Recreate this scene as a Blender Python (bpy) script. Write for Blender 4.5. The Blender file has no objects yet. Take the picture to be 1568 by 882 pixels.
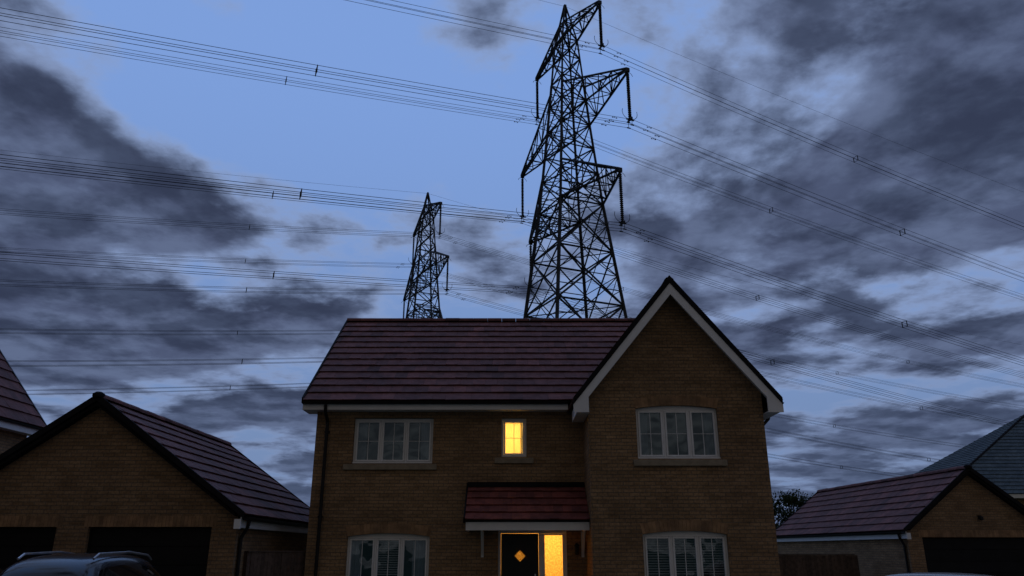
import bpy, bmesh, math, random
from mathutils import Vector, Matrix
random.seed(7)
S=bpy.context.scene
S.view_settings.view_transform='Standard'
S.view_settings.look='None'
S.view_settings.exposure=0
V=Vector

# ------------------------------------------------------------------ helpers
def link(o,parent=None):
    S.collection.objects.link(o)
    if parent: o.parent=parent
    return o
def empty(name,loc=(0,0,0),rz=0):
    e=bpy.data.objects.new(name,None); e.location=loc; e.rotation_euler=(0,0,rz); e.empty_display_size=.5
    return link(e)
class MB:
    def __init__(s): s.v=[]; s.f=[]
    def add(s,vs,fs):
        b=len(s.v); s.v+= [tuple(x) for x in vs]; s.f+=[[b+i for i in f] for f in fs]
    def box(s,x0,x1,y0,y1,z0,z1):
        s.add([(x0,y0,z0),(x1,y0,z0),(x1,y1,z0),(x0,y1,z0),(x0,y0,z1),(x1,y0,z1),(x1,y1,z1),(x0,y1,z1)],
              [(0,3,2,1),(4,5,6,7),(0,1,5,4),(1,2,6,5),(2,3,7,6),(3,0,4,7)])
    def beam(s,p,q,a,b):
        p=V(p);q=V(q);a=V(a);b=V(b)
        s.add([p,p+a,p+a+b,p+b,q,q+a,q+a+b,q+b],[(0,3,2,1),(4,5,6,7),(0,1,5,4),(1,2,6,5),(2,3,7,6),(3,0,4,7)])
    def strut(s,p,q,w,n=4):
        p=V(p);q=V(q);d=(q-p)
        if d.length<1e-5: return
        d.normalize(); a=d.orthogonal().normalized(); b=d.cross(a)
        vs=[];fs=[]
        for e in (p,q):
            for i in range(n):
                t=2*math.pi*i/n+math.pi/4; vs.append(e+(a*math.cos(t)+b*math.sin(t))*w*.5)
        for i in range(n): fs.append((i,(i+1)%n,n+(i+1)%n,n+i))
        fs.append(tuple(range(n))[::-1]); fs.append(tuple(range(n,2*n)))
        s.add(vs,fs)
    def prism_xz(s,pts,y0,y1):
        n=len(pts); vs=[(x,y0,z) for x,z in pts]+[(x,y1,z) for x,z in pts]
        fs=[tuple(range(n)),tuple(range(2*n-1,n-1,-1))]+[(i,n+i,n+(i+1)%n,(i+1)%n) for i in range(n)]
        s.add(vs,fs)
    def prism_yz(s,pts,x0,x1):
        n=len(pts); vs=[(x0,y,z) for y,z in pts]+[(x1,y,z) for y,z in pts]
        fs=[tuple(range(n)),tuple(range(2*n-1,n-1,-1))]+[(i,n+i,n+(i+1)%n,(i+1)%n) for i in range(n)]
        s.add(vs,fs)
    def lathe(s,prof,c,seg=12):
        cx,cy,cz=c; b=len(prof); vs=[]
        for r,z in prof:
            for i in range(seg):
                t=2*math.pi*i/seg; vs.append((cx+r*math.cos(t),cy+r*math.sin(t),cz+z))
        fs=[]
        for j in range(b-1):
            for i in range(seg):
                fs.append((j*seg+i,j*seg+(i+1)%seg,(j+1)*seg+(i+1)%seg,(j+1)*seg+i))
        fs.append(tuple(range(seg))[::-1]); fs.append(tuple(range((b-1)*seg,b*seg)))
        s.add(vs,fs)
    def obj(s,name,mat,parent=None,smooth=False,bevel=0):
        me=bpy.data.meshes.new(name); me.from_pydata(s.v,[],s.f)
        bm=bmesh.new(); bm.from_mesh(me); bmesh.ops.recalc_face_normals(bm,faces=bm.faces); bm.to_mesh(me); bm.free()
        if smooth:
            for p in me.polygons: p.use_smooth=True
        me.materials.append(mat); o=bpy.data.objects.new(name,me); link(o,parent)
        if bevel:
            m=o.modifiers.new('bevel','BEVEL'); m.width=bevel; m.segments=2; m.limit_method='ANGLE'
        return o
def panel(name,outline,holes,y0,th,mat,parent):
    """wall panel in XZ plane with holes, solid thickness"""
    bm=bmesh.new()
    def loop(pts):
        vs=[bm.verts.new((x,y0,z)) for x,z in pts]
        return [bm.edges.new((vs[i],vs[(i+1)%len(vs)])) for i in range(len(vs))]
    es=loop(outline)
    for h in holes: es+=loop(h)
    bmesh.ops.triangle_fill(bm,use_beauty=True,use_dissolve=False,edges=es)
    r=bmesh.ops.extrude_face_region(bm,geom=bm.faces[:])
    bmesh.ops.translate(bm,verts=[g for g in r['geom'] if isinstance(g,bmesh.types.BMVert)],vec=(0,th,0))
    bmesh.ops.recalc_face_normals(bm,faces=bm.faces)
    me=bpy.data.meshes.new(name); bm.to_mesh(me); bm.free(); me.materials.append(mat)
    return link(bpy.data.objects.new(name,me),parent)

# ------------------------------------------------------------------ materials
def newmat(name):
    m=bpy.data.materials.new(name); m.use_nodes=True; nt=m.node_tree
    return m,nt,nt.nodes['Principled BSDF'],nt.nodes['Material Output']
def N(nt,t,**k):
    n=nt.nodes.new(t)
    for a,b in k.items(): setattr(n,a,b)
    return n
def L(nt,a,b): nt.links.new(a,b)
def math_(nt,op,a,b=None,c=None):
    n=N(nt,'ShaderNodeMath',operation=op)
    for i,x in enumerate((a,b,c)):
        if x is None: continue
        if isinstance(x,(int,float)): n.inputs[i].default_value=x
        else: L(nt,x,n.inputs[i])
    return n.outputs[0]
def mixc(nt,fac,a,b,blend='MIX'):
    n=N(nt,'ShaderNodeMix',data_type='RGBA',blend_type=blend)
    for i,x in ((0,fac),(6,a),(7,b)):
        if isinstance(x,(int,float)): n.inputs[i].default_value=x
        elif isinstance(x,tuple): n.inputs[i].default_value=(*x[:3],1)
        else: L(nt,x,n.inputs[i])
    return n.outputs[2]
def maprange(nt,x,a,b,c=0,d=1,smooth=True):
    n=N(nt,'ShaderNodeMapRange'); n.interpolation_type='SMOOTHSTEP' if smooth else 'LINEAR'
    L(nt,x,n.inputs[0])
    for i,v in zip((1,2,3,4),(a,b,c,d)): n.inputs[i].default_value=v
    return n.outputs[0]
def noise(nt,vec,scale,detail=4,rough=.5,dist=0):
    n=N(nt,'ShaderNodeTexNoise'); n.inputs['Scale'].default_value=scale; n.inputs['Detail'].default_value=detail
    n.inputs['Roughness'].default_value=rough; n.inputs['Distortion'].default_value=dist
    if vec is not None: L(nt,vec,n.inputs['Vector'])
    return n.outputs[0]
def plain(name,col,rough=.6,metal=0,var=.25,scale=3,spec=.5,bump=0):
    m,nt,bs,out=newmat(name)
    tc=N(nt,'ShaderNodeTexCoord')
    n=noise(nt,tc.outputs['Object'],scale,3,.6)
    d=tuple(c*(1-var) for c in col); e=tuple(min(1,c*(1+var)) for c in col)
    L(nt,mixc(nt,maprange(nt,n,.3,.7),d,e),bs.inputs['Base Color'])
    bs.inputs['Roughness'].default_value=rough; bs.inputs['Metallic'].default_value=metal
    bs.inputs['Specular IOR Level'].default_value=spec
    if bump:
        b=N(nt,'ShaderNodeBump'); b.inputs['Strength'].default_value=bump; b.inputs['Distance'].default_value=.01
        L(nt,noise(nt,tc.outputs['Object'],scale*12,3,.6),b.inputs['Height']); L(nt,b.outputs[0],bs.inputs['Normal'])
    return m
def brickmat(name,c1,c2,mortar):
    m,nt,bs,out=newmat(name)
    tc=N(nt,'ShaderNodeTexCoord'); sp=N(nt,'ShaderNodeSeparateXYZ'); L(nt,tc.outputs['Object'],sp.inputs[0])
    sn=N(nt,'ShaderNodeSeparateXYZ'); L(nt,tc.outputs['Normal'],sn.inputs[0])
    side=math_(nt,'GREATER_THAN',math_(nt,'ABSOLUTE',sn.outputs[0]),.5)
    u=math_(nt,'ADD',math_(nt,'MULTIPLY',sp.outputs[0],math_(nt,'SUBTRACT',1,side)),math_(nt,'MULTIPLY',sp.outputs[1],side))
    cb=N(nt,'ShaderNodeCombineXYZ'); L(nt,u,cb.inputs[0]); L(nt,sp.outputs[2],cb.inputs[1])
    br=N(nt,'ShaderNodeTexBrick'); L(nt,cb.outputs[0],br.inputs['Vector'])
    br.inputs['Scale'].default_value=1; br.inputs['Brick Width'].default_value=.225; br.inputs['Row Height'].default_value=.075
    br.inputs['Mortar Size'].default_value=.008; br.inputs['Mortar Smooth'].default_value=.2; br.inputs['Bias'].default_value=-.1
    br.inputs['Color1'].default_value=(*c1,1); br.inputs['Color2'].default_value=(*c2,1); br.inputs['Mortar'].default_value=(*mortar,1)
    big=noise(nt,tc.outputs['Object'],.7,3,.6); fine=noise(nt,tc.outputs['Object'],22,2,.7)
    mp=N(nt,'ShaderNodeMapping'); mp.inputs['Scale'].default_value=(1,1,5); L(nt,tc.outputs['Object'],mp.inputs[0])
    rows=noise(nt,mp.outputs[0],1.3,4,.7)
    col=mixc(nt,1,br.outputs['Color'],mixc(nt,maprange(nt,big,.3,.7),(.80,.78,.76),(1.12,1.1,1.05)),'MULTIPLY')
    col=mixc(nt,1,col,mixc(nt,maprange(nt,fine,.3,.7),(.8,.79,.78),(1.18,1.16,1.14)),'MULTIPLY')
    col=mixc(nt,1,col,mixc(nt,maprange(nt,rows,.3,.7),(.82,.82,.82),(1.15,1.15,1.15)),'MULTIPLY')
    L(nt,col,bs.inputs['Base Color']); bs.inputs['Roughness'].default_value=.9; bs.inputs['Specular IOR Level'].default_value=.2
    b=N(nt,'ShaderNodeBump'); b.inputs['Strength'].default_value=.8; b.inputs['Distance'].default_value=.015
    h=math_(nt,'MULTIPLY',br.outputs['Fac'],-1)
    L(nt,h,b.inputs['Height']); L(nt,b.outputs[0],bs.inputs['Normal'])
    return m
def islandmat(name,stops,rough=.8,var=.3,scale=4,spec=.3):
    m,nt,bs,out=newmat(name)
    g=N(nt,'ShaderNodeNewGeometry'); r=N(nt,'ShaderNodeValToRGB'); L(nt,g.outputs['Random Per Island'],r.inputs[0])
    cr=r.color_ramp
    while len(cr.elements)<len(stops): cr.elements.new(.5)
    for e,(p,c) in zip(cr.elements,stops): e.position=p; e.color=(*c,1)
    tc=N(nt,'ShaderNodeTexCoord'); n=noise(nt,tc.outputs['Object'],scale,4,.65); n2=noise(nt,tc.outputs['Object'],.6,3,.6)
    k=mixc(nt,maprange(nt,n,.3,.7),(1-var,)*3,(1+var,)*3)
    k2=mixc(nt,maprange(nt,n2,.3,.7),(.78,.8,.82),(1.15,1.1,1.08))
    L(nt,mixc(nt,1,mixc(nt,1,r.outputs[0],k,'MULTIPLY'),k2,'MULTIPLY'),bs.inputs['Base Color'])
    bs.inputs['Roughness'].default_value=rough; bs.inputs['Specular IOR Level'].default_value=spec
    return m
BRICK=brickmat('buff_brick',(.33,.215,.122),(.245,.158,.086),(.155,.13,.10))
BRICK2=brickmat('buff_brick_garage',(.31,.205,.12),(.235,.15,.083),(.155,.13,.10))
SOLD=islandmat('soldier_brick',[(0,(.22,.14,.078)),(.5,(.295,.18,.098)),(1,(.34,.21,.11))],.9)
TILE=islandmat('red_roof_tile',[(0,(.095,.047,.044)),(.15,(.13,.059,.054)),(.8,(.165,.070,.063)),(1,(.20,.083,.073))],.75,.24,5,.25)
PTILE=islandmat('porch_tile',[(0,(.13,.042,.034)),(.5,(.175,.052,.040)),(1,(.22,.064,.046))],.7,.24,5,.25)
SLATE=islandmat('slate_tile',[(0,(.045,.065,.072)),(1,(.075,.10,.108))],.7,.25,5,.3)
UPVC=plain('white_upvc',(.74,.75,.76),.4,var=.05)
BLACK=plain('black_plastic',(.010,.010,.011),.5,var=.2,spec=.25)
VERGE=plain('dark_verge',(.012,.011,.012),.8,var=.3,spec=.12)
STONE=plain('cast_stone_sill',(.27,.225,.16),.85,var=.15,scale=8,bump=.3)
FELT=plain('roof_underlay',(.02,.02,.02),.9,spec=.1)
STEEL=plain('galvanised_steel',(.04,.042,.045),.7,metal=.1,var=.3,scale=1,spec=.2)
WIRE=plain('aluminium_conductor',(.03,.03,.033),.7,metal=.1,spec=.2)
INSUL=plain('brown_porcelain',(.02,.015,.014),.4,spec=.3)
DOOR=plain('black_door_paint',(.010,.011,.013),.4,var=.1,spec=.3)
GDOOR=plain('garage_door_paint',(.008,.008,.009),.6,var=.2,spec=.2)
WOOD=islandmat('fence_timber',[(0,(.08,.055,.042)),(1,(.125,.085,.065))],.85,.3,8)
PLASTER=plain('interior_plaster',(.75,.66,.5),.9,var=.05)
DARKROOM=plain('unlit_interior',(.10,.10,.11),.9,var=.1)
CURT=plain('grey_curtain',(.34,.37,.42),.9,var=.1)
BLIND=plain('venetian_blind',(.65,.65,.65),.6,var=.05)
CONC=plain('concrete',(.3,.3,.29),.9,var=.15)

def glassmat():
    m,nt,bs,out=newmat('window_glass'); nt.nodes.remove(bs)
    tr=N(nt,'ShaderNodeBsdfTransparent'); tr.inputs[0].default_value=(.76,.82,.86,1)
    gl=N(nt,'ShaderNodeBsdfGlossy'); gl.inputs['Roughness'].default_value=.02; gl.inputs[0].default_value=(.62,.84,1,1)
    lw=N(nt,'ShaderNodeFresnel'); lw.inputs[0].default_value=1.5
    tc=N(nt,'ShaderNodeTexCoord'); b=N(nt,'ShaderNodeBump'); b.inputs['Strength'].default_value=.5; b.inputs['Distance'].default_value=.02
    L(nt,noise(nt,tc.outputs['Object'],2.2,1,.4),b.inputs['Height']); L(nt,b.outputs[0],gl.inputs['Normal'])
    f=math_(nt,'ADD',math_(nt,'MULTIPLY',lw.outputs[0],2.2),.08)
    mx=N(nt,'ShaderNodeMixShader'); L(nt,f,mx.inputs[0]); L(nt,tr.outputs[0],mx.inputs[1]); L(nt,gl.outputs[0],mx.inputs[2]); L(nt,mx.outputs[0],out.inputs[0])
    return m
GLASS=glassmat()
def obscure(name,k):
    m,nt,bs,out=newmat(name); nt.nodes.remove(bs)
    tc=N(nt,'ShaderNodeTexCoord'); n=noise(nt,tc.outputs['Object'],26,3,.6,.5)
    a=(.66*k,.50*k,.28*k); b=(.95*k,.80*k,.52*k)
    tl=N(nt,'ShaderNodeBsdfTranslucent'); L(nt,mixc(nt,maprange(nt,n,.35,.65),a,b),tl.inputs[0])
    tr=N(nt,'ShaderNodeBsdfTransparent'); tr.inputs[0].default_value=(.8*k,.72*k,.55*k,1)
    m1=N(nt,'ShaderNodeMixShader'); m1.inputs[0].default_value=.15; L(nt,tl.outputs[0],m1.inputs[1]); L(nt,tr.outputs[0],m1.inputs[2])
    L(nt,m1.outputs[0],out.inputs[0]); return m
OBSC=obscure('obscure_glass',1.0); OBSC2=obscure('door_obscure_glass',.30)

# ------------------------------------------------------------------ building parts
def tiled(name,o,u,v,width,length,mat,parent,gauge=.40,tw=.30,clip=None):
    """individual overlapping tiles laid on slope: o eave corner, u along eave, v up the slope"""
    o=V(o);u=V(u).normalized();v=V(v).normalized();n=u.cross(v)
    if n.z<0: n=-n
    mb=MB(); rows=max(1,round(length/gauge)); g=length/rows
    for r in range(rows):
        off=-(r%2)*tw/2; a=off
        while a<width:
            a0=max(a,0)+.0015; a1=min(a+tw,width)-.0015
            if a1-a0>.03:
                h=.046+random.uniform(-.004,.006); tl=random.uniform(-.002,.002)
                v0=r*g-.04+random.uniform(-.004,.004); v1=min(r*g+g+.03,length)
                p=[o+u*a0+v*v0+n*(h+tl),o+u*a1+v*v0+n*(h-tl),o+u*a1+v*v1+n*.004,o+u*a0+v*v1+n*.004]
                q=[x+n*.022 for x in p]
                mb.add(p+q,[(0,3,2,1),(4,5,6,7),(0,1,5,4),(1,2,6,5),(2,3,7,6),(3,0,4,7)])
            a+=tw
    mb.obj(name,mat,parent)
    ub=MB(); ub.beam(o+n*0+u*.01,o+u*.01+v*length,u*(width-.02),-n*.04); ub.obj(name+'_underlay',FELT,parent)
def ridge(name,p,q,mat,parent,r=.12):
    p=V(p);q=V(q);d=(q-p);Ln=d.length;d.normalize();side=d.cross(V((0,0,1))).normalized()
    mb=MB(); nseg=max(1,round(Ln/.42))
    for i in range(nseg):
        a=p+d*(Ln*i/nseg+.004); b=p+d*(Ln*(i+1)/nseg-.004); j=random.uniform(-.006,.006)
        vs=[];K=7
        for e in (a,b):
            for k in range(K):
                t=math.pi*(k/(K-1)); t=-.15+t*(1+.3/math.pi)
                vs.append(e+side*math.cos(t)*r+V((0,0,math.sin(t)*r*.8+j)))
        fs=[(k,k+1,K+k+1,K+k) for k in range(K-1)]+[tuple(range(K)),tuple(range(K,2*K))]
        mb.add(vs,fs)
    mb.obj(name,mat,parent)
def arch_pts(x0,x1,ztop,rise,n=10):
    pts=[]
    for i in range(n+1):
        t=i/n; x=x1+(x0-x1)*t; k=1-(2*t-1)**2
        pts.append((x,ztop-rise+rise*k))
    return pts
def opening(x0,x1,z0,z1,rise=0):
    if rise: return [(x0,z0),(x1,z0)]+arch_pts(x0,x1,z1,rise)
    return [(x0,z0),(x1,z0),(x1,z1),(x0,z1)]
def soldiers(name,x0,x1,z,rise,yf,parent,h=.215,ext=0.0):
    mb=MB(); x0-=ext;x1+=ext; n=round((x1-x0)/.075)
    for i in range(n):
        def zz(t):return z-rise+rise*(1-(2*t-1)**2)
        t0=i/n;t1=(i+1)/n
        fan=lambda t:(t-.5)*(.10 if rise else 0)
        a=x0+(x1-x0)*t0+.004;b=x0+(x1-x0)*t1-.004
        mb.prism_xz([(a,zz(t0)+.004),(b,zz(t1)+.004),(b+fan(t1),zz(t1)+h),(a+fan(t0),zz(t0)+h)],yf-.004-random.uniform(0,.002),yf+.05)
    mb.obj(name,SOLD,parent)
def curtain(mb,x0,x1,z0,z1,y,amp=.03,wl=.09):
    n=max(6,int((x1-x0)/wl*6)); vs=[]
    for i in range(n+1):
        x=x0+(x1-x0)*i/n; yy=y+amp*math.sin(2*math.pi*(x-x0)/wl)+amp*.4*math.sin(11*x)
        vs+=[(x,yy,z0),(x,yy*1.0,z1)]
    mb.add(vs,[(2*i,2*i+2,2*i+3,2*i+1) for i in range(n)])
def roombox(name,x0,x1,y0,y1,z0,z1,mat,parent):
    mb=MB(); mb.add([(x0,y0,z0),(x1,y0,z0),(x1,y1,z0),(x0,y1,z0),(x0,y0,z1),(x1,y0,z1),(x1,y1,z1),(x0,y1,z1)],
        [(0,1,2,3),(7,6,5,4),(2,1,5,6),(3,2,6,7),(0,3,7,4)])
    me=bpy.data.meshes.new(name); me.from_pydata(mb.v,[],mb.f); me.materials.append(mat)
    return link(bpy.data.objects.new(name,me),parent)
def window(name,x0,x1,z0,z1,yf,nl,parent,bars=(1,1),top=.055,inside='curtain',lit=False):
    fr=MB(); ya=yf+.085; yb=yf+.155; t=.05
    fr.box(x0,x0+t,ya,yb,z0,z1); fr.box(x1-t,x1,ya,yb,z0,z1)
    fr.box(x0+t,x1-t,ya,yb,z0,z0+t); fr.box(x0+t,x1-t,ya,yb,z1-top,z1)
    fr.box(x0+.002,x1-.002,yf+.02,ya-.001,z0+.004,z0+.032)
    W=(x1-x0-2*t); lw=W/nl; m=.045
    mu=MB()
    for i in range(nl):
        a=x0+t+lw*i; b=a+lw
        if i>0: a+=m/2; fr.box(a-m,a,ya+.002,yb,z0+t,z1-top)
        if i<nl-1: b-=m/2
        s=.038; c0=z0+t+.003; c1=z1-top-.003; a+=.003; b-=.003
        yc=ya-.014; yd=yb-.02
        fr.box(a,a+s,yc,yd,c0,c1); fr.box(b-s,b,yc,yd,c0,c1); fr.box(a+s,b-s,yc,yd,c0,c0+s); fr.box(a+s,b-s,yc,yd,c1-s,c1)
        nv,nh=bars
        for k in range(nv):
            xc=a+s+(b-a-2*s)*(k+1)/(nv+1); mu.box(xc-.006,xc+.006,ya+.012,yd-.005,c0+s,c1-s)
        for k in range(nh):
            zc=c0+s+(c1-c0-2*s)*(k+1)/(nh+1); mu.box(a+s,b-s,ya+.015,yd-.008,zc-.005,zc+.005)
    fr.obj(name+'_frame',UPVC,parent,bevel=.004); 
    if mu.v: mu.obj(name+'_glazing_bars',UPVC,parent)
    g=MB(); y=ya+.03; g.add([(x0+t,y,z0+t),(x1-t,y,z0+t),(x1-t,y,z1-top),(x0+t,y,z1-top)],[(0,1,2,3)]); g.obj(name+'_glass',GLASS,parent)
    roombox(name+'_room',x0-.3,x1+.3,yf+.272,yf+2.0,z0-.3,z1+.17,PLASTER if lit else DARKROOM,parent)
    c=MB()
    if inside=='curtain':
        curtain(c,x0+.02,x0+.27,z0,z1,yf+.24); curtain(c,x1-.30,x1-.02,z0,z1,yf+.24); c.obj(name+'_curtains',CURT,parent)
    if inside=='blind' or inside=='half':
        r=[(x0+.02,x1-.02)] if inside=='blind' else [(x0+W*.36,x0+W*.66)]
        for a,b in r:
            z=z0+.02
            while z<z1-.03:
                c.beam((a,yf+.2,z),(b,yf+.2,z),(0,.034,.016),(0,-.0006,.0018)); z+=.05
        c.obj(name+'_blind',BLIND,parent)
        if inside=='half':
            d=MB(); curtain(d,x0+.02,x0+.3,z0,z1,yf+.24); curtain(d,x1-.4,x1-.02,z0,z1,yf+.24); d.obj(name+'_curtains',CURT,parent)
def pipe(mb,pts,r,n=10):
    for a,b in zip(pts,pts[1:]): mb.strut(a,b,2*r,n)
def gutter(mb,p,q,out,r=.055):
    p=V(p);q=V(q);out=V(out); K=7; vs=[]
    for e in (p,q):
        for rr in (r,r-.006):
            for k in range(K):
                t=math.pi*k/(K-1); vs.append(e+out*(r-math.cos(t)*rr)-V((0,0,math.sin(t)*rr)))
    fs=[]
    for k in range(K-1):
        fs.append((k,k+1,2*K+k+1,2*K+k)); fs.append((K+k,3*K+k,3*K+k+1,K+k+1))
        fs.append((k,K+k,K+k+1,k+1)); fs.append((2*K+k,2*K+k+1,3*K+k+1,3*K+k))
    fs.append((0,2*K,3*K,K)); fs.append((K-1,2*K-1,4*K-1,3*K-1))
    mb.add(vs,fs)

# ================================================================== MAIN HOUSE
H=empty('brick_house')
XL,XG,XR=-4.60,1.66,5.48; YM,YG=18.0,16.6; YB=25.2
RY,RZ=21.6,8.06; EY,EZ=17.6,4.98; pm=(RZ-EZ)/(RY-EY)
wins_front=[(-3.71,-1.85,3.60,4.65,0),(-.245,.34,3.75,4.65,0),(-3.70,-1.85,.86,2.06,.07),(-.31,1.23,0.0,2.12,0)]
panel('front_wall',[(XL,0),(-.31,0),(-.31,2.12),(1.23,2.12),(1.23,0),(XG,0),(XG,4.86),(XL,4.86)],
      [opening(*w) for w in wins_front[:3]],YM,.28,BRICK,H)
GC=(XG+XR)/2; GA=7.45; gs=1.225
gz=lambda x:GA-gs*abs(x-GC)
gw=[(2.70,4.48,3.55,4.70,.07),(2.71,4.47,.86,2.08,.07)]
pan=[(XG,0),(XR,0),(XR,gz(XR)-.09),(GC,GA-.09),(XG,gz(XG)-.09)]
panel('gable_front_wall',pan,[opening(*w) for w in gw],YG,.28,BRICK,H)
sw=MB()
sw.box(XG,XG+.28,YG+.28,YM+.3,0,gz(XG)-.1)
sw.box(XR-.28,XR,YG+.28,YM+.3,0,gz(XR)-.1)
rz=lambda y:(EZ+(y-EY)*pm) if y<RY else (EZ+(2*RY-y-EY)*pm)
sw.prism_yz([(YM+.28,0),(YB,0),(YB,rz(YB)-.09),(RY,RZ-.09),(YM+.28,rz(YM+.28)-.09)],XL,XL+.28)
sw.prism_yz([(YM+.3,0),(YB,0),(YB,rz(YB)-.09),(RY,RZ-.09),(YM+.3,rz(YM+.3)-.09)],XR-.28,XR)
sw.box(XL+.28,XR-.28,YB-.28,YB,0,4.86)
sw.obj('side_and_back_walls',BRICK,H)
dm=MB()
for i in range(6):
    x=GC-.27+i*.09
    dm.box(x+.004,x+.082,YG-.012,YG+.05,6.0,6.2)
dm.obj('gable_brick_detail',BRICK,H)
vl=math.hypot(RY-EY,RZ-EZ)
tiled('roof_front_slope',(-4.85,EY,EZ),(1,0,0),(0,RY-EY,RZ-EZ),5.5+4.85,vl,TILE,H)
tiled('roof_back_slope',(-4.85,2*RY-EY,EZ),(1,0,0),(0,-(RY-EY),RZ-EZ),5.5+4.85,vl,TILE,H)
ridge('roof_ridge',(-4.86,RY,RZ+.035),(5.5,RY,RZ+.035),TILE,H)
vg=MB()
for x in (-4.89,5.47):
    vg.beam((x,EY-.02,EZ-.05),(x,RY,RZ-.05),(.05,0,0),(0,0,.13)); vg.beam((x,2*RY-EY+.02,EZ-.05),(x,RY,RZ-.05),(.05,0,0),(0,0,.13))
vg.obj('roof_verge',VERGE,H)
ev=MB()
ev.box(-4.85,XG-.36,17.66,17.68,4.79,4.955)
ev.box(-4.85,XG-.36,17.682,17.998,4.795,4.81)
ev.prism_yz([(17.66,4.788),(18.3,4.788),(18.3,5.40),(17.66,4.96)],-4.872,-4.852)
ev.beam((-4.872,18.3,5.15),(-4.872,RY,RZ-.26),(.02,0,0),(0,0,.2))
ev.box(-4.85,-4.601,17.7,18.3,4.792,4.808)
ev.obj('fascia_and_soffit',UPVC,H)
gt=MB(); gutter(gt,(-4.87,17.655,4.965),(XG-.36,17.655,4.965),(0,-1,0),.055)
pipe(gt,[(-4.33,17.60,4.9),(-4.33,17.66,4.72),(-4.33,17.93,4.56),(-4.33,17.93,.05)],.038)
for z in (.6,2.4,4.3): gt.box(-4.385,-4.275,17.92,17.995,z,z+.03)
gt.obj('gutter_and_downpipe',BLACK,H)
GH=2.2; gy0=16.27; gy1=21.2; gl=math.hypot(GH,GH*gs); ge=GA-GH*gs
tiled('gable_roof_left',(GC-GH,gy0+.03,ge),(0,1,0),(GH,0,GH*gs),gy1-gy0,gl,TILE,H)
tiled('gable_roof_right',(GC+GH,gy0+.03,ge),(0,1,0),(-GH,0,GH*gs),gy1-gy0,gl,TILE,H)
ridge('gable_ridge',(GC,gy0+.02,GA+.04),(GC,gy1-.4,GA+.04),VERGE,H,.11)
gv=MB(); bb=MB()
for s in (-1,1):
    ft=(GC+s*(GH+.05)); fz=ge-.05*gs
    gv.prism_xz([(ft,fz+.12),(ft,fz-.03),(GC,GA-.025),(GC,GA+.16)],gy0-.015,gy0+.05)
    bb.prism_xz([(ft-s*.0,fz-.032),(ft,fz-.20),(ft-s*.33,fz-.20),(ft-s*.33,fz+.13),(GC,GA-.29),(GC,GA-.027)],gy0,gy0+.025)
    x0=GC+s*(XR-GC+.2)
    bb.beam((GC,gy0+.026,GA-.13),(x0,gy0+.026,gz(x0)-.13),(0,YG-gy0-.028,0),(0,0,.02))
    xa=GC+s*(GH-.02); xb=GC+s*(XR-GC+.002)
    if s>0:
        bb.box(xb,xa,gy0+.026,20.5,ge-.26,ge-.24); bb.box(xa-.02,xa,gy0+.026,20.5,ge-.24,ge-.03)
    else:
        bb.box(xa,xb,gy0+.026,17.64,ge-.26,ge-.24); bb.box(xa,xa+.02,gy0+.026,17.64,ge-.24,ge-.03)
gv.obj('gable_verge',VERGE,H); bb.obj('gable_bargeboards',UPVC,H)
g2=MB(); gutter(g2,(GC+GH-.01,gy0+.03,ge-.04),(GC+GH-.01,20.6,ge-.04),(1,0,0),.05)
pipe(g2,[(GC+GH+.04,17.2,ge-.06),(GC+GH+.02,17.2,ge-.25),(XR+.06,17.2,ge-.5),(XR+.06,17.2,.05)],.034)
g2.obj('gable_gutter_and_downpipe',BLACK,H)
window('bedroom_window_left',-3.71,-1.85,3.60,4.65,YM,3,H)
window('landing_window',-.245,.34,3.75,4.65,YM,1,H,lit=True,inside=None)
window('lounge_window',-3.70,-1.85,.86,2.06,YM,3,H,top=.11,inside='half',bars=(1,0))
window('bedroom_window_right',2.70,4.48,3.55,4.70,YG,3,H,top=.11)
window('dining_window',2.71,4.47,.86,2.08,YG,3,H,top=.11,inside='blind',bars=(1,0))
sl=MB()
for x0,x1,z0,z1,y in [(-3.90,-1.74,3.455,3.595,YM),(-.40,.50,3.60,3.745,YM),(2.60,4.59,3.40,3.545,YG),(-3.88,-1.72,.71,.855,YM),(2.6,4.58,.71,.855,YG)]:
    sl.prism_yz([(y-.055,z0),(y-.055,z1-.02),(y+.083,z1),(y+.083,z0)],x0,x1)
sl.obj('window_sills',STONE,H,bevel=.006)
soldiers('lounge_arch',-3.70,-1.85,2.06,.07,YM,H); soldiers('bedroom_arch',2.70,4.48,4.70,.07,YG,H); soldiers('dining_arch',2.71,4.47,2.08,.07,YG,H)
c=MB(); curtain(c,.2,.34,3.7,4.7,YM+.22,.02,.06); c.obj('landing_curtain',plain('cream_curtain',(.7,.55,.3),.9),H)
def lamp(name,loc,power,col,r=.06):
    l=bpy.data.lights.new(name,'POINT'); l.energy=power; l.color=col; l.shadow_soft_size=r
    o=bpy.data.objects.new(name,l); o.location=loc; link(o,H)
lamp('landing_lamp',(-.15,YM+1.0,4.72),66,(1,.56,.12))
roombox('hallway_room',-.6,1.5,YM+.272,YM+2.4,0.0,2.5,PLASTER,H)
lamp('hallway_lamp',(.85,YM+1.3,2.2),66,(1,.50,.10))
dr=MB(); ya,yb=YM+.07,YM+.14
dr.box(-.31,-.25,ya,yb,0,2.12); dr.box(1.17,1.23,ya,yb,0,2.12); dr.box(-.25,1.17,ya,yb,2.06,2.12)
dr.box(.60,.70,ya,yb,0,2.06); dr.box(.70,1.17,ya,yb,0,.10)
dr.box(.70,.735,ya-.01,yb-.01,.101,2.058); dr.box(1.135,1.169,ya-.01,yb-.01,.101,2.058)
dr.box(.736,1.134,ya-.01,yb-.01,2.02,2.058); dr.box(.736,1.134,ya-.01,yb-.01,.101,.14)
dr.obj('door_frame',UPVC,H,bevel=.004)
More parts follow.
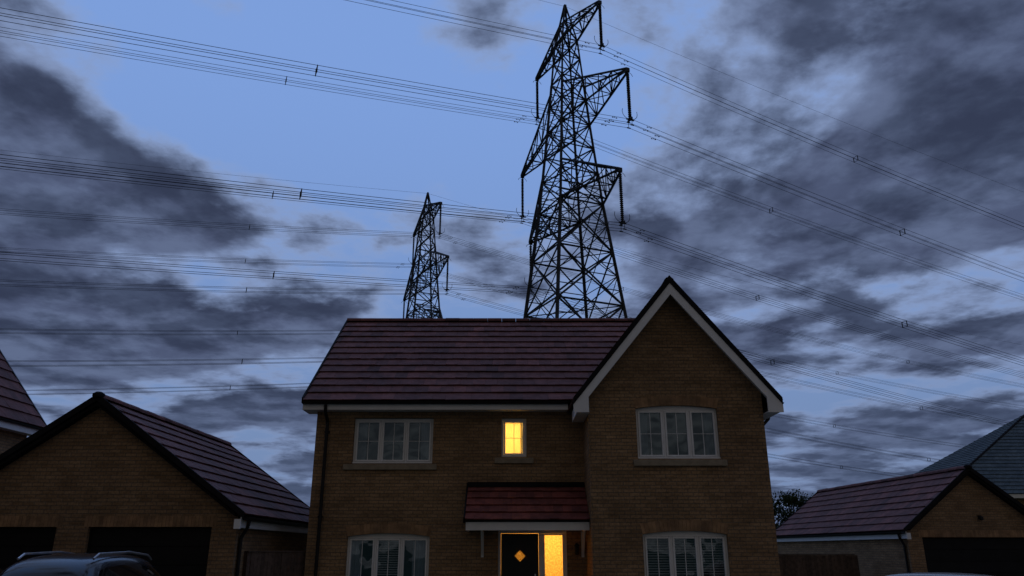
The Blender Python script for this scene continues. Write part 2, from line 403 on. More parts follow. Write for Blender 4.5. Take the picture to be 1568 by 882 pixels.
dcx,dcz,dd=.18,1.58,.125
panel('front_door',[(-.245,.02),(.595,.02),(.595,2.055),(-.245,2.055)],[[(dcx-dd,dcz),(dcx,dcz-dd),(dcx+dd,dcz),(dcx,dcz+dd)]],YM+.09,.045,DOOR,H)
dp=MB()
for z0,z1 in ((.2,.55),(.65,1.15)):
    dp.box(-.12,.47,YM+.08,YM+.0895,z0,z1)
dp.obj('door_panels',DOOR,H,bevel=.005)
hd=MB(); hd.box(.50,.53,YM+.06,YM+.0895,.95,1.2); hd.strut((.515,YM+.03,1.05),(.40,YM+.03,1.05),.02,8); hd.strut((.515,YM+.03,1.05),(.515,YM+.06,1.05),.02,8)
hd.obj('door_handle',plain('chrome',(.6,.6,.6),.2,metal=1),H)
y=YM+.115
og=MB(); og.add([(.735,y,.14),(1.135,y,.14),(1.135,y,2.02),(.735,y,2.02)],[(0,1,2,3)]); og.obj('sidelight_glazing',OBSC,H)
og=MB(); og.add([(dcx-dd,y,dcz),(dcx,y,dcz-dd),(dcx+dd,y,dcz),(dcx,y,dcz+dd)],[(0,1,2,3)]); og.obj('door_glazing',OBSC2,H)
py0=16.92; pz0,pz1=2.30,3.10; pv=V((0,YM-py0,pz1-pz0))
tiled('porch_roof',(-1.0,py0,pz0),(1,0,0),pv,XG-.01+1.0,pv.length,PTILE,H,gauge=.27,tw=.2)
pf=MB(); pf.box(-.985,XG-.012,py0+.04,py0+.065,2.10,2.275); pf.box(-.985,XG-.012,py0+.066,YM-.002,2.135,2.15)
pf.prism_yz([(py0+.066,2.10),(YM-.002,2.10),(YM-.002,3.03),(py0+.066,2.26)],-.985,-.96)
pf.obj('porch_fascia',UPVC,H)
pb=MB(); pb.box(-1.04,-.99,py0-.01,py0+.02,2.24,2.34); pb.beam((-1.035,py0-.01,pz0-.04),(-1.035,YM,pz1-.04),(.035,0,0),(0,0,.11))
pb.box(-1.0,XG-.01,YM-.16,YM-.002,3.06,3.17)
pb.obj('porch_verge_and_flashing',VERGE,H)
br=MB()
for x in (-.66,1.58):
    br.box(x-.03,x+.03,YM-.065,YM-.003,1.55,2.098); br.beam((x-.025,YM-.066,1.6),(x-.025,YM-.55,2.09),(.05,0,0),(0,.03,.045))
br.obj('porch_brackets',UPVC,H)
pl=MB(); pl.box(1.40,1.48,YM-.03,YM-.003,1.68,1.82); pl.lathe([(.03,0),(.05,.02),(.05,.18),(.06,.2),(.02,.25)],(1.44,YM-.1,1.60),10)
pl.obj('porch_wall_lantern',BLACK,H)
st=MB(); st.box(-.5,1.35,YM-.9,YM-.003,0.02,.12); st.obj('door_step',CONC,H,bevel=.01)

# ================================================================== GARAGES
def garage(name,loc,rz,hw,hr,depth,ez,rzt,doors,doorz,mat=TILE,box=True):
    G=empty(name,loc,rz); sl=(rzt-ez)/hr; z=lambda x:rzt-sl*abs(x)
    ol=[(-hw,0)]
    for a,b in doors: ol+=[(a,0),(a,doorz),(b,doorz),(b,0)]
    ol+=[(hw,0),(hw,z(hw)-.09),(0,rzt-.09),(-hw,z(hw)-.09)]
    panel('front_wall',ol,[],0,.22,BRICK2,G)
    w=MB(); w.box(-hw,-hw+.22,.22,depth,0,z(hw)-.1); w.box(hw-.22,hw,.22,depth,0,z(hw)-.1)
    w.prism_xz([(-hw+.22,0),(hw-.22,0),(hw-.22,z(hw-.22)-.1),(0,rzt-.1),(-hw+.22,z(hw-.22)-.1)],depth-.22,depth-.002)
    w.obj('walls',BRICK2,G)
    L_=math.hypot(hr,rzt-ez)
    tiled('roof_left',(-hr,-.2,ez),(0,1,0),(hr,0,rzt-ez),depth+.4,L_,mat,G)
    tiled('roof_right',(hr,-.2,ez),(0,1,0),(-hr,0,rzt-ez),depth+.4,L_,mat,G)
    ridge('ridge',(0,-.2,rzt+.03),(0,depth+.2,rzt+.03),mat,G)
    v=MB()
    for s in (-1,1):
        for y0 in (-.235,depth+.2):
            v.prism_xz([(s*(hr+.03),ez+.065),(s*(hr+.03),ez-.06),(0,rzt-.05),(0,rzt+.10)],y0,y0+.05)
        v.prism_xz([(s*(hw-.02),z(hw)-.05),(s*(hw-.02),z(hw)-.12),(0,rzt-.14),(0,rzt-.065)],-.18,-.002)
    v.lathe([(.11,0),(.12,.03),(.12,.08),(.06,.12)],(0,-.18,rzt+.02),12)
    v.obj('verge',VERGE,G)
    f=MB()
    for s in (-1,1):
        xs=sorted((s*(hw+.002),s*(hr-.02)))
        f.box(xs[0],xs[1],-.225,-.19,ez-.26,ez-.075)
        f.box(xs[0],xs[1],-.189,depth+.1,ez-.24,ez-.225)
        xo=sorted((s*(hr-.02),s*(hr-.04))); f.box(xo[0],xo[1],-.189,depth+.1,ez-.224,ez-.03)
    f.obj('eaves_boards',UPVC,G)
    g=MB()
    for s in (-1,1):
        gutter(g,(s*(hr-.018),-.18,ez-.03),(s*(hr-.018),depth+.15,ez-.03),(s,0,0),.075)
        pipe(g,[(s*(hr+.03),.15,ez-.08),(s*(hr+.02),.15,ez-.2),(s*(hw+.05),.15,ez-.42),(s*(hw+.05),.15,.05)],.036)
    g.obj('gutters',BLACK,G)
    d=MB()
    for a,b in doors:
        n=6
        for i in range(n):
            z0=.02+(doorz-.03)*i/n; d.box(a+.04,b-.04,.10+.004*(i%2),.15,z0,z0+(doorz-.03)/n-.012)
        d.box(a,a+.038,.08,.16,0,doorz-.002); d.box(b-.038,b,.08,.16,0,doorz-.002)
        d.box(a+.01,b-.01,.155,.2,0.01,doorz-.01)
    d.obj('garage_doors',GDOOR,G)
    for i,(a,b) in enumerate(doors): 
        soldiers('door_lintel',a,b,doorz,0,0,G,ext=.1)
    return G
LG=garage('brick_garage',(-8.66,16.0,0),0,3.15,3.3,7.3,2.36,4.70,[(-2.94,-.47),(.17,2.64)],2.14)
RG=garage('brick_garage',(14.53,25.0,0),math.radians(3.9),2.28,2.43,10.2,2.28,4.15,[(-1.80,1.80)],2.08)
al=MB(); al.box(.13,.23,-.05,-.003,2.62,2.74); al.lathe([(.02,0),(.06,.02),(.06,.10),(.03,.13)],(.18,-.09,2.58),10); al.obj('security_light',BLACK,RG)

# ================================================================== NEIGHBOUR HOUSES
NH=empty('brick_house',(-12.8,21.0,0))
sl=1.22
w=MB(); w.prism_xz([(-.3,0),(-.3,4.98),(-3.9,4.98+3.6*sl),(-7.5,4.98),(-7.5,0)],-11.6,-.25); w.obj('walls',BRICK,NH)
tiled('roof_slope_right',(0,-12,4.85),(0,1,0),(-3.9,0,3.9*sl),12,math.hypot(3.9,3.9*sl),TILE,NH)
tiled('roof_slope_left',(-7.8,-12,4.85),(0,1,0),(3.9,0,3.9*sl),12,math.hypot(3.9,3.9*sl),TILE,NH)
ridge('ridge',(-3.9,-12,4.85+3.9*sl+.03),(-3.9,0,4.85+3.9*sl+.03),TILE,NH)
f=MB(); f.box(-.03,-.01,-12,0,4.62,4.82); f.box(-.30,-.031,-12,0,4.625,4.64); f.box(-.3,-.0,-.001,.02,4.62,4.84); f.obj('fascia',UPVC,NH)
g=MB(); gutter(g,(-.008,-12,4.82),(-.008,0,4.82),(1,0,0),.05)
for s,x in ((1,0),(-1,-7.8)): g.prism_xz([(x+s*.03,4.92),(x+s*.03,4.78),(-3.9,4.85+3.9*sl-.06),(-3.9,4.85+3.9*sl+.1)],.0,.05)
g.obj('gutter_and_verge',BLACK,NH)
FH=empty('slate_roof_house',(22.8,42.0,0))
w=MB(); w.box(.4,17.6,.4,9.6,0,4.45); w.obj('walls',BRICK,FH)
def poly_tiles(name,corner,u,v,width,length,li,ri,mat,parent):
    o=V(corner);u=V(u).normalized();v=V(v).normalized();n=u.cross(v)
    if n.z<0:n=-n
    mb=MB();rows=int(length/.3);g_=length/rows
    for r in range(rows):
        a0=li*r/rows; a1=width-ri*r/rows; b0=li*(r+1)/rows; b1=width-ri*(r+1)/rows
        nt=max(1,round((a1-a0)/.3))
        for i in range(nt):
            p0=a0+(a1-a0)*i/nt;p1=a0+(a1-a0)*(i+1)/nt-.006; q0=b0+(b1-b0)*i/nt;q1=b0+(b1-b0)*(i+1)/nt-.006
            P=[o+u*p0+v*(r*g_)+n*.035,o+u*p1+v*(r*g_)+n*.035,o+u*q1+v*((r+1)*g_)+n*.006,o+u*q0+v*((r+1)*g_)+n*.006]
            Q=[x_-n*.03 for x_ in P]
            mb.add(P+Q,[(0,3,2,1),(4,5,6,7),(0,1,5,4),(1,2,6,5),(2,3,7,6),(3,0,4,7)])
    mb.obj(name,mat,parent)
ez,rt=4.55,9.8; hh=rt-ez
poly_tiles('roof_front',(0,0,ez),(1,0,0),(0,5,hh),18,math.hypot(5,hh),9.2,5,SLATE,FH)
poly_tiles('roof_back',(0,10,ez),(1,0,0),(0,-5,hh),18,math.hypot(5,hh),9.2,5,SLATE,FH)
ls=V((9.2,0,hh)); poly_tiles('roof_left',(0,0,ez),(0,1,0),ls,10,ls.length,4.99,4.99,SLATE,FH)
ls=V((-5,0,hh)); poly_tiles('roof_right',(18,0,ez),(0,1,0),ls,10,ls.length,4.99,4.99,SLATE,FH)
f=MB(); f.box(.05,17.95,.03,.06,4.33,4.53); f.box(.03,.048,.03,9.97,4.33,4.53); f.box(.05,17.95,.061,.4,4.34,4.36); f.obj('fascia',UPVC,FH)
h=MB(); h.strut((0,0,ez+.03),(9.2,5,rt+.05),.12,8); h.strut((18,0,ez+.03),(13,5,rt+.05),.12,8); h.strut((9.2,5,rt+.05),(13,5,rt+.05),.18,8); h.obj('hip_tiles',VERGE,FH)

# ================================================================== FENCES
def fence(name,p,q,h):
    p=V(p);q=V(q);d=q-p;Ln=d.length;E=empty(name,p,math.atan2(d.y,d.x))
    mb=MB(); x=0
    while x<Ln-.05:
        mb.box(x,x+.095,random.uniform(0,.008),.02,.05,h-random.uniform(0,.012)); x+=.1
    mb.obj('boards',WOOD,E)
    r=MB()
    for z in (.3,h*.5,h-.25): r.box(0,Ln-.05,.022,.06,z,z+.08)
    x=0
    while x<Ln: r.box(x,x+.09,.061,.15,0,h+.03); x+=1.8
    r.box(0,Ln-.05,-.012,.045,h+.002,h+.03); r.obj('rails_and_posts',WOOD,E)
fence('timber_fence',(-5.42,16.55,0),(-4.64,18.1,0),1.66)
fence('timber_fence',(5.55,27.0,0),(11.6,27.2,0),1.55)

# ================================================================== PYLONS
PHI=math.radians(24)
PH=[(6.45,48.2),(10.2,38.7),(8.35,30.5)]
INS=4.5
def wid(z):
    T=[(0,10.6),(20,6.4),(30.5,4.2),(38.7,2.9),(48.2,1.6),(52.6,.12)]
    for (a,b),(c,d) in zip(T,T[1:]):
        if z<=c: return b+(d-b)*(z-a)/(c-a)
    return .12
TH=1.18
def build_pylon_meshes():
    m=MB(); 
    st0=m.strut
    m.strut=lambda p,q,w,n=4: st0(p,q,w*TH,n)
    lv=[0.3,8.6,15.4,21,25.9,30.5,33.6,36.2,38.7,41.4,43.8,46.1,48.2,50.4,52.6]
    def cor(z):
        w=wid(z)/2; return [V((-w,-w,z)),V((w,-w,z)),V((w,w,z)),V((-w,w,z))]
    for i,(a,b) in enumerate(zip(lv,lv[1:])):
        A=cor(a);B=cor(b); lg=.29 if a<30 else (.23 if a<42 else .17); bw=.15 if a<30 else .12; rw=.08
        for k in range(4):
            m.strut(A[k],B[k],lg)
            a0,a1,b0,b1=A[k],A[(k+1)%4],B[k],B[(k+1)%4]
            if b<52: m.strut(b0,b1,bw)
            m.strut(a0,b1,bw); m.strut(a1,b0,bw)
            if b-a>2.9:
                wa=(a1-a0).length; wb=(b1-b0).length; t=wa/(wa+wb); X=a0+(b1-a0)*t
                ml=a0+(b0-a0)*t; mr=a1+(b1-a1)*t
                m.strut(ml,X,rw) ; m.strut(mr,X,rw)
                for (c0,c1,leg0,leg1) in ((a0,X,a0,ml),(a1,X,a1,mr),(b0,X,b0,ml),(b1,X,b1,mr)):
                    mc=(c0+c1)/2; m.strut(mc,(leg0+leg1)/2,rw)
                    if b-a>4: m.strut(mc,leg1,rw)
                if a>1 and b-a>4: m.strut((a0+a1)/2,(a0+X)/2,rw); m.strut((a0+a1)/2,(a1+X)/2,rw)
                if b-a>4: m.strut((b0+b1)/2,(b0+X)/2,rw); m.strut((b0+b1)/2,(b1+X)/2,rw)
        if b in (15.4,25.9,30.5,38.7,48.2,33.6,41.4,50.4,21):
            m.strut(B[0],B[2],.09); m.strut(B[1],B[3],.09)
    for Lh,z in PH:
        up={48.2:2.2,38.7:4.2,30.5:3.9}[z]
        for s in (-1,1):
            tip=V((0,s*Lh,z)); wb=wid(z)/2; wt=wid(z+up)/2
            lo=[V((-wb,s*wb,z)),V((wb,s*wb,z))]; hi=[V((-wt,s*wt,z+up)),V((wt,s*wt,z+up))]
            e=.12; 
            tl=[tip+V((-e,0,0)),tip+V((e,0,0))]
            n=4 if Lh<7 else 5
            for j in range(2):
                m.strut(lo[j],tl[j],.2); m.strut(hi[j],tl[j]+V((0,0,.12)),.17)
            pts=[]
            for k in range(n+1):
                f=k/n
                pts.append(([lo[j].lerp(tl[j],f) for j in range(2)],[hi[j].lerp(tl[j]+V((0,0,.12)),f) for j in range(2)]))
            for k in range(n):
                (l0,h0),(l1,h1)=pts[k],pts[k+1]
                m.strut(l0[0],l0[1],.09) ; m.strut(h0[0],h0[1],.08)
                m.strut(l0[k%2],l1[(k+1)%2],.09); m.strut(h0[k%2],h1[(k+1)%2],.08)
                for j in range(2):
                    if k: m.strut(l0[j],h0[j],.09)
                    if k<n-1: m.strut(h0[j],l1[j],.095) if k%2==0 else m.strut(l0[j],h1[j],.095)
            m.box(-.16,.16,tip.y-.12,tip.y+.12,z-.2,z+.16)
    m.box(-.12,.12,-.12,.12,52.4,52.75)
    st=m
    ins=MB()
    for Lh,z in PH:
        for s in (-1,1):
            y=s*Lh; prof=[(.03,-.2)]; zz=-.35; 
            while zz>-INS:
                prof+=[(.08,zz),(.15,zz-.05),(.14,zz-.09),(.08,zz-.11)]; zz-=.17
            prof+=[(.05,-INS-.05)]
            ins.lathe(prof,(0,y,z),10)
    hw=MB()
    for Lh,z in PH:
        for s in (-1,1):
            y=s*Lh; zb=z-INS
            hw.strut((0,y,z),(0,y,z-.3),.08); 
            hw.box(-.04,.04,y-.33,y+.33,zb-.25,zb-.05)
            hw.box(-.35,.35,y-.03,y+.03,zb-.2,zb-.12)
            for a in (-.25,.25):
                hw.strut((0,y+a,zb-.1),(0,y+a,zb-.78),.05)
                for b in (0,1): hw.beam((-.16,y+a-.03,zb-.3-.5*b),(.16,y+a-.03,zb-.3-.5*b),(0,.06,0),(0,0,.08))
            for sx in (-1,1):
                pts=[V((sx*(.1+.6*math.sin(t)),y,zb-.1+.6*(1-math.cos(t)))) for t in [k*.28 for k in range(8)]]
                for p,q in zip(pts,pts[1:]): hw.strut(p,q,.05)
                pts=[V((sx*(.05+.42*math.sin(t)),y,z-.2-.35*(1-math.cos(t)))) for t in [k*.3 for k in range(6)]]
                for p,q in zip(pts,pts[1:]): hw.strut(p,q,.045)
    ft=MB()
    for x in (-5.3,5.3):
        for y in (-5.3,5.3): ft.lathe([(.7,-.1),(.7,.35),(.4,.5)],(x,y,0),12)
    return st,ins,hw,ft
PYL=[(5.24,62.2),(-12.7,104.0)]
for c in PYL:
    P=empty('electricity_pylon',(c[0],c[1],0),PHI)
    st,ins,hw,ft=build_pylon_meshes()
    st.obj('lattice_tower',STEEL,P); ins.obj('insulator_strings',INSUL,P); hw.obj('fittings',STEEL,P); ft.obj('concrete_feet',CONC,P)
SPAN=350
def lines(c,aL,aR,seed):
    rnd=random.Random(seed)
    W=empty('overhead_power_lines',(c[0],c[1],0),PHI)
    cu=bpy.data.curves.new('conductors','CURVE'); cu.dimensions='3D'; cu.bevel_depth=.020; cu.bevel_resolution=0; cu.resolution_u=1
    sp=MB()
    def z_at(z0,al,t): return z0-al*t*(1-t/SPAN)
    def run(x_s,y,z0,al,rad=1):
        pts=[]; n=60
        for i in range(n+1):
            t=SPAN*(i/n)**1.5; pts.append((x_s*t,y,z_at(z0,al,t)))
        s=cu.splines.new('POLY'); s.points.add(n)
        for p,q in zip(s.points,pts): p.co=(*q,1); p.radius=rad
    for side,al in ((-1,aL),(1,aR)):
        for Lh,z in PH:
            for s in (-1,1):
                zc=z-INS-.5
                for dy in (-.25,.25):
                    for dz in (-.25,.25):
                        run(side,s*Lh+dy,zc+dz,al)
                        t=1.6 if dz>0 else 2.3
                        zz=z_at(zc+dz,al,t); x=side*t
                        sp.box(x-.015,x+.015,s*Lh+dy-.015,s*Lh+dy+.015,zz-.10,zz+.02)
                        for k in (-.17,.17): sp.box(x+k-.05,x+k+.05,s*Lh+dy-.028,s*Lh+dy+.028,zz-.13,zz-.07)
                        sp.box(x-.17,x+.17,s*Lh+dy-.008,s*Lh+dy+.008,zz-.105,zz-.09)
                t=(24.5 if side<0 else 29.7)+rnd.uniform(-.6,.6)
                while t<SPAN-20:
                    zz=z_at(zc,al,t); x=side*t; y=s*Lh
                    for dy in (-.25,.25):
                        sp.box(x-.03,x+.03,y+dy-.03,y+dy+.03,zz-.28,zz+.28)
                    for dz in (-.25,.25): sp.box(x-.015,x+.015,y-.21,y+.21,zz+dz-.015,zz+dz+.015)
                    t+=rnd.uniform(52,60)
        run(side,0,52.6,al*.8,.75)
    o=bpy.data.objects.new('conductors',cu); cu.materials.append(WIRE); link(o,W); sp.obj('spacers_and_dampers',BLACK,W)
lines(PYL[0],.088,.16,1)
lines(PYL[1],.135,.14,2)

# ================================================================== CARS
def carpaint(name,col,rough=.25):
    m,nt,bs,out=newmat(name); bs.inputs['Base Color'].default_value=(*col,1); bs.inputs['Metallic'].default_value=.4
    bs.inputs['Roughness'].default_value=rough; bs.inputs['Coat Weight'].default_value=.5; bs.inputs['Coat Roughness'].default_value=.06
    tc=N(nt,'ShaderNodeTexCoord'); n=noise(nt,tc.outputs['Object'],250,2,.5)
    L(nt,mixc(nt,n,tuple(c*.8 for c in col),tuple(c*1.2 for c in col)),bs.inputs['Base Color']); return m
CGLASS=carpaint('tinted_car_glass',(.01,.012,.014),.05); RUB=plain('tyre_rubber',(.02,.02,.02),.85); ALLOY=plain('alloy_wheel',(.45,.45,.46),.3,metal=.9)
REDL=plain('rear_lamp',(.25,.01,.01),.2); CLEAR=plain('headlamp',(.5,.5,.5),.15); RAIL=plain('satin_rail',(.5,.5,.52),.3,metal=.8)
def car(loc,rz,paint,hs=1.0,suv=True):
    C=empty('parked_car',loc,rz)
    stn=[(0.00,.70,.42,.76,.86,.70,.90),(.06,.80,.30,.84,.95,.68,1.12),(.30,.84,.26,.87,1.00,.62,1.52),(.75,.86,.26,.89,1.02,.61,1.635),
         (1.6,.87,.26,.90,1.01,.60,1.66),(2.35,.87,.26,.90,1.0,.59,1.60),(2.75,.87,.26,.90,.99,.62,1.36),(3.2,.87,.26,.89,.98,.72,1.05),
         (3.9,.85,.26,.86,.90,.68,.95),(4.3,.80,.32,.80,.78,.60,.82),(4.4,.70,.42,.72,.66,.5,.70)]
    def sec(s):
        y,hl,zl,hb,zb,hr,zr=s; zr*= (hs if zr>1.1 else 1)
        half=[(hl*.5,zl),(hl,zl+.05),(hl+.03,(zl+zb)/2),(hb,zb),(hr+.02,zr-.07),(hr*.86,zr-.005),(hr*.4,zr+.02)]
        return [(x,y,z) for x,z in half]+[(-x,y,z) for x,z in reversed(half)]
    vs=[];K=14
    for s in stn: vs+=sec(s)
    body=[];gl=[]
    for i in range(len(stn)-1):
        for k in range(K):
            f=(i*K+k,i*K+(k+1)%K,(i+1)*K+(k+1)%K,(i+1)*K+k)
            isg=False
            if k in (3,9) and 2<=i<=5: isg=True
            if k in (4,5,6,7,8) and i in (1,5,6): isg=True
            (gl if isg else body).append(f)
    body.append(tuple(range(K))); body.append(tuple(range((len(stn)-1)*K,len(stn)*K)))
    me=bpy.data.meshes.new('body'); me.from_pydata(vs,[],body+gl); me.materials.append(paint); me.materials.append(CGLASS)
    for p in me.polygons:
        p.use_smooth=True; p.material_index=1 if p.index>=len(body) else 0
    bm=bmesh.new(); bm.from_mesh(me); bmesh.ops.recalc_face_normals(bm,faces=bm.faces); bm.to_mesh(me); bm.free()
    o=link(bpy.data.objects.new('body',me),C); sm=o.modifiers.new('s','SUBSURF'); sm.levels=2; sm.render_levels=2
    if suv:
        r=MB()
        for x in (-.54,.54):
            zt=1.66*hs
            pts=[(x,.55,zt-.07),(x,.68,zt-.005),(x,1.6,zt+.02),(x,2.25,zt-.03),(x,2.4,zt-.10)]
            for a,b in zip(pts,pts[1:]): r.strut(a,b,.035,8)
        r.obj('roof_rails',RAIL,C)
    w=MB();al=MB()
    for x in (-.80,.80):
        for y in (.85,3.5):
            for mb,r0,w0 in ((w,.34,.11),(al,.22,.118)):
                vs=[];n=24
                for sx in (-w0,w0):
                    for i in range(n): t=2*math.pi*i/n; vs.append((x+sx,y+r0*math.cos(t),.34+r0*math.sin(t)))
                mb.add(vs,[(i,(i+1)%n,n+(i+1)%n,n+i) for i in range(n)]+[tuple(range(n)),tuple(range(n,2*n))])
    w.obj('tyres',RUB,C,bevel=.02); al.obj('wheels',ALLOY,C)
    t=MB()
    for s in (-1,1): t.box(min(s*.55,s*.80),max(s*.55,s*.80),-.0,.12,.74,.90)
    t.obj('rear_lamps',REDL,C,bevel=.02)
    t=MB()
    for s in (-1,1): t.box(min(s*.5,s*.76),max(s*.5,s*.76),4.2,4.38,.62,.75)
    t.obj('headlamps',CLEAR,C,bevel=.02)
    t=MB(); t.box(-.26,.26,-.015,.03,.55,.66); t.obj('number_plate',plain('plate_yellow',(.6,.45,.05),.4),C)
    t=MB()
    for s in (-1,1): t.box(min(s*.9,s*1.07),max(s*.9,s*1.07),2.75,2.86,1.0,1.14)
    t.obj('door_mirrors',paint,C,bevel=.03)
car((-6.52,11.0,0),0,carpaint('grey_car_paint',(.015,.017,.021)),.995)
car((-9.15,11.1,0),0,carpaint('dark_car_paint',(.012,.014,.019)),.985,False)
car((6.15,10.0,0),math.radians(4),carpaint('silver_car_paint',(.06,.065,.07)),.84,False)

# ================================================================== TREE
def tree(loc,hgt,rad,seed):
    rnd=random.Random(seed); T=empty('broadleaf_tree',loc)
    tr=MB()
    def limb(p,q,r0,r1):
        p=V(p);q=V(q);d=(q-p).normalized();a=d.orthogonal().normalized();b=d.cross(a);n=7
        vs=[e+(a*math.cos(2*math.pi*i/n)+b*math.sin(2*math.pi*i/n))*r for e,r in ((p,r0),(q,r1)) for i in range(n)]
        tr.add(vs,[(i,(i+1)%n,n+(i+1)%n,n+i) for i in range(n)])
    limb((0,0,0),(0.05,0,hgt*.35),.16,.12); limb((0.05,0,hgt*.35),(0,.1,hgt*.75),.12,.05)
    cl=[]
    for i in range(30):
        t=rnd.uniform(0,2*math.pi); zz=rnd.uniform(.38,.97); rr=rad*math.sqrt(max(.05,1-((zz-.6)/.42)**2))*rnd.uniform(.35,1)
        p=V((rr*math.cos(t),rr*math.sin(t),hgt*zz)); cl.append(p); limb((0,0,hgt*min(.7,zz*.7)),p,.05,.015)
    tr.obj('trunk_and_limbs',plain('bark',(.06,.045,.035),.9),T)
    lf=MB()
    for p in cl:
        cr=rnd.uniform(.35,.65)*rad*.6
        for j in range(230):
            q=p+V((rnd.gauss(0,1),rnd.gauss(0,1),rnd.gauss(0,.75)))*cr*.55
            n=V((rnd.gauss(0,1),rnd.gauss(0,1),rnd.gauss(0,1))).normalized(); a=n.orthogonal().normalized(); b=n.cross(a); s=rnd.uniform(.06,.12)
            lf.add([q-a*s,q+b*s*.6,q+a*s,q-b*s*.6],[(0,1,2,3)])
    me=bpy.data.meshes.new('leaves'); me.from_pydata(lf.v,[],lf.f); me.materials.append(LEAF); link(bpy.data.objects.new('leaves',me),T)
LEAF=islandmat('leaves',[(0,(.02,.03,.012)),(.5,(.035,.05,.018)),(1,(.05,.07,.028))],.8,.2,3,.1)
tree((20.4,58,0),5.5,2.2,3); tree((17.4,60,0),4.9,2.2,4); tree((25,62,0),4.9,2.4,5)

# ================================================================== GROUND
def sheet(name,pts,z,mat):
    mb=MB(); mb.add([(x,y,z) for x,y in pts],[tuple(range(len(pts)))]); me=bpy.data.meshes.new(name); me.from_pydata(mb.v,[],mb.f); me.materials.append(mat)
    return link(bpy.data.objects.new(name,me))
GR=plain('grass',(.045,.07,.025),.95,var=.4,scale=2,bump=.6); TAR=plain('asphalt',(.05,.05,.052),.9,var=.2,scale=6,bump=.5); PAV=plain('block_paving',(.18,.15,.13),.9,var=.25,scale=5,bump=.4)
sheet('ground',[(-1500,-1500),(1500,-1500),(1500,1500),(-1500,1500)],0,GR)
sheet('road',[(-300,-4.5),(300,-4.5),(300,3),(-300,3)],.004,TAR)
sheet('pavement',[(-300,3.13),(300,3.13),(300,5.0),(-300,5.0)],.10,TAR)
k=MB(); k.box(-300,300,3.0,3.125,0.006,.12); k.obj('kerb',CONC,bevel=.01)
sheet('driveway',[(-12,5.0),(-5,5.0),(-5,16.0),(-12,16.0)],.006,PAV)
sheet('driveway',[(4.5,5.0),(18,5.0),(18,24.8),(11,24.8),(4.5,15)],.008,PAV)
sheet('garden_path',[(-.4,5.0),(1.2,5.0),(1.2,17.1),(-.4,17.1)],.010,PAV)

# ================================================================== SKY
w=bpy.data.worlds.new('World'); S.world=w; w.use_nodes=True; nt=w.node_tree
try: w.cycles.sampling_method='NONE'
except Exception: pass
for n in list(nt.nodes): nt.nodes.remove(n)
out=N(nt,'ShaderNodeOutputWorld'); bg=N(nt,'ShaderNodeBackground'); L(nt,bg.outputs[0],out.inputs[0])
tc=N(nt,'ShaderNodeTexCoord'); D=tc.outputs['Generated']; sp=N(nt,'ShaderNodeSeparateXYZ'); L(nt,D,sp.inputs[0])
zc=math_(nt,'ADD',math_(nt,'MAXIMUM',sp.outputs[2],0.0),.12)
def plane(ox,oy):
    cb=N(nt,'ShaderNodeCombineXYZ'); L(nt,math_(nt,'ADD',math_(nt,'DIVIDE',sp.outputs[0],zc),ox),cb.inputs[0])
    L(nt,math_(nt,'ADD',math_(nt,'DIVIDE',sp.outputs[1],zc),oy),cb.inputs[1]); cb.inputs[2].default_value=5.1; return cb.outputs[0]
P=plane(0,0)
n1=noise(nt,P,1.9,7,.56,.1); n1b=noise(nt,plane(.06,-.10),1.9,5,.56,.1)
n2=noise(nt,P,5.6,6,.6,.15)
bias=None
def dirv(az,el):
    a=math.radians(az);e=math.radians(el); return (math.sin(a)*math.cos(e),math.cos(a)*math.cos(e),math.sin(e))
for az,el,r,amp in [(-37,23,.24,.24),(-14,30,.28,-.20),(-31,38,.22,-.18),(16,35,.24,-.20),(39,31,.32,.26),(23,17,.12,-.16),
                    (-23,15,.30,.15),(4,27,.14,-.14),(-7,24,.07,.12),(12,21,.12,.14),(0,4,.62,.13),(27,24,.14,.12),(-30,20,.06,-.18),(26,9,.3,.08),(-7,19,.09,-.10),(31,24,.05,-.10)]:
    vd=N(nt,'ShaderNodeVectorMath',operation='DISTANCE'); L(nt,D,vd.inputs[0]); vd.inputs[1].default_value=dirv(az,el)
    b=maprange(nt,vd.outputs['Value'],0,r*1.5,amp,0)
    bias=b if bias is None else math_(nt,'ADD',bias,b)
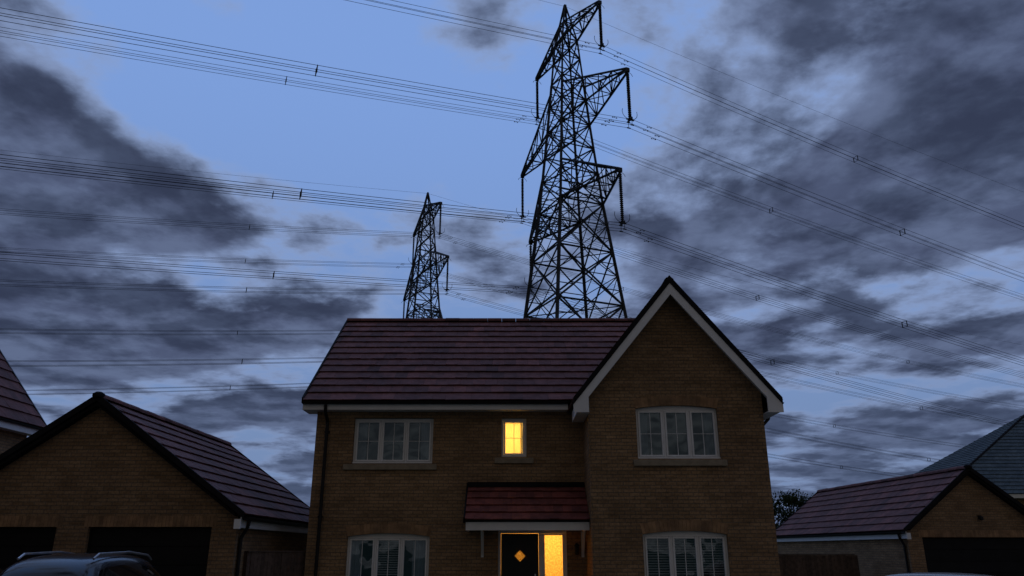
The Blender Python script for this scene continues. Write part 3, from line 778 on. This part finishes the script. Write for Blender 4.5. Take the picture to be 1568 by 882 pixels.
dens=math_(nt,'ADD',math_(nt,'MULTIPLY_ADD',n1,1.6,-.30),math_(nt,'MULTIPLY',math_(nt,'SUBTRACT',n2,.5),.28))
dens=math_(nt,'ADD',dens,bias)
cover=maprange(nt,dens,.40,.57); thick=maprange(nt,dens,.45,.72)
el=sp.outputs[2]
clear=mixc(nt,maprange(nt,el,0,.6),(.15,.23,.42),(.20,.34,.70))
sky=N(nt,'ShaderNodeTexSky',sky_type='NISHITA'); sky.sun_disc=False; sky.sun_elevation=math.radians(2); sky.sun_rotation=math.radians(190)
clear=mixc(nt,1,clear,mixc(nt,1,sky.outputs[0],(.010,.010,.010),'MULTIPLY'),'ADD')
lit=maprange(nt,math_(nt,'SUBTRACT',n1,n1b),-.07,.09)
tone=mixc(nt,maprange(nt,n2,.35,.65),(.034,.045,.086),(.056,.075,.135))
tone=mixc(nt,lit,mixc(nt,1,tone,(2.1,2.05,1.95),'MULTIPLY'),tone)
cl=mixc(nt,thick,(.26,.35,.58),tone)
cl=mixc(nt,maprange(nt,el,.02,.28,.40,0),cl,(.08,.115,.205))
col=mixc(nt,cover,clear,cl)
# unseen sky behind the viewpoint: warm grey glow added to light the facade
back=maprange(nt,sp.outputs[1],.15,-.6)
glow=mixc(nt,maprange(nt,n1,.35,.65),(.15,.132,.125),(.07,.065,.066))
col=mixc(nt,back,col,glow)
L(nt,col,bg.inputs[0]); bg.inputs[1].default_value=1.0
fill_sun=bpy.data.lights.new('fill_sun','SUN'); fill_sun.energy=.02; fill_sun.angle=math.radians(25); fill_sun.color=(1,.8,.65)  # weak warm fill lamp added from behind the viewpoint to light the facade
so=bpy.data.objects.new('fill_sun',fill_sun); so.rotation_euler=(math.radians(52),0,math.radians(25)); link(so)

# ================================================================== CAMERA
cam=bpy.data.cameras.new('camera'); cam.sensor_width=36; cam.lens=36*1166/1568; cam.clip_end=4000; cam.clip_start=.1
co=bpy.data.objects.new('camera',cam); co.location=(0,0,1.7); co.rotation_euler=(math.radians(90+19.0),0,0); link(co); S.camera=co
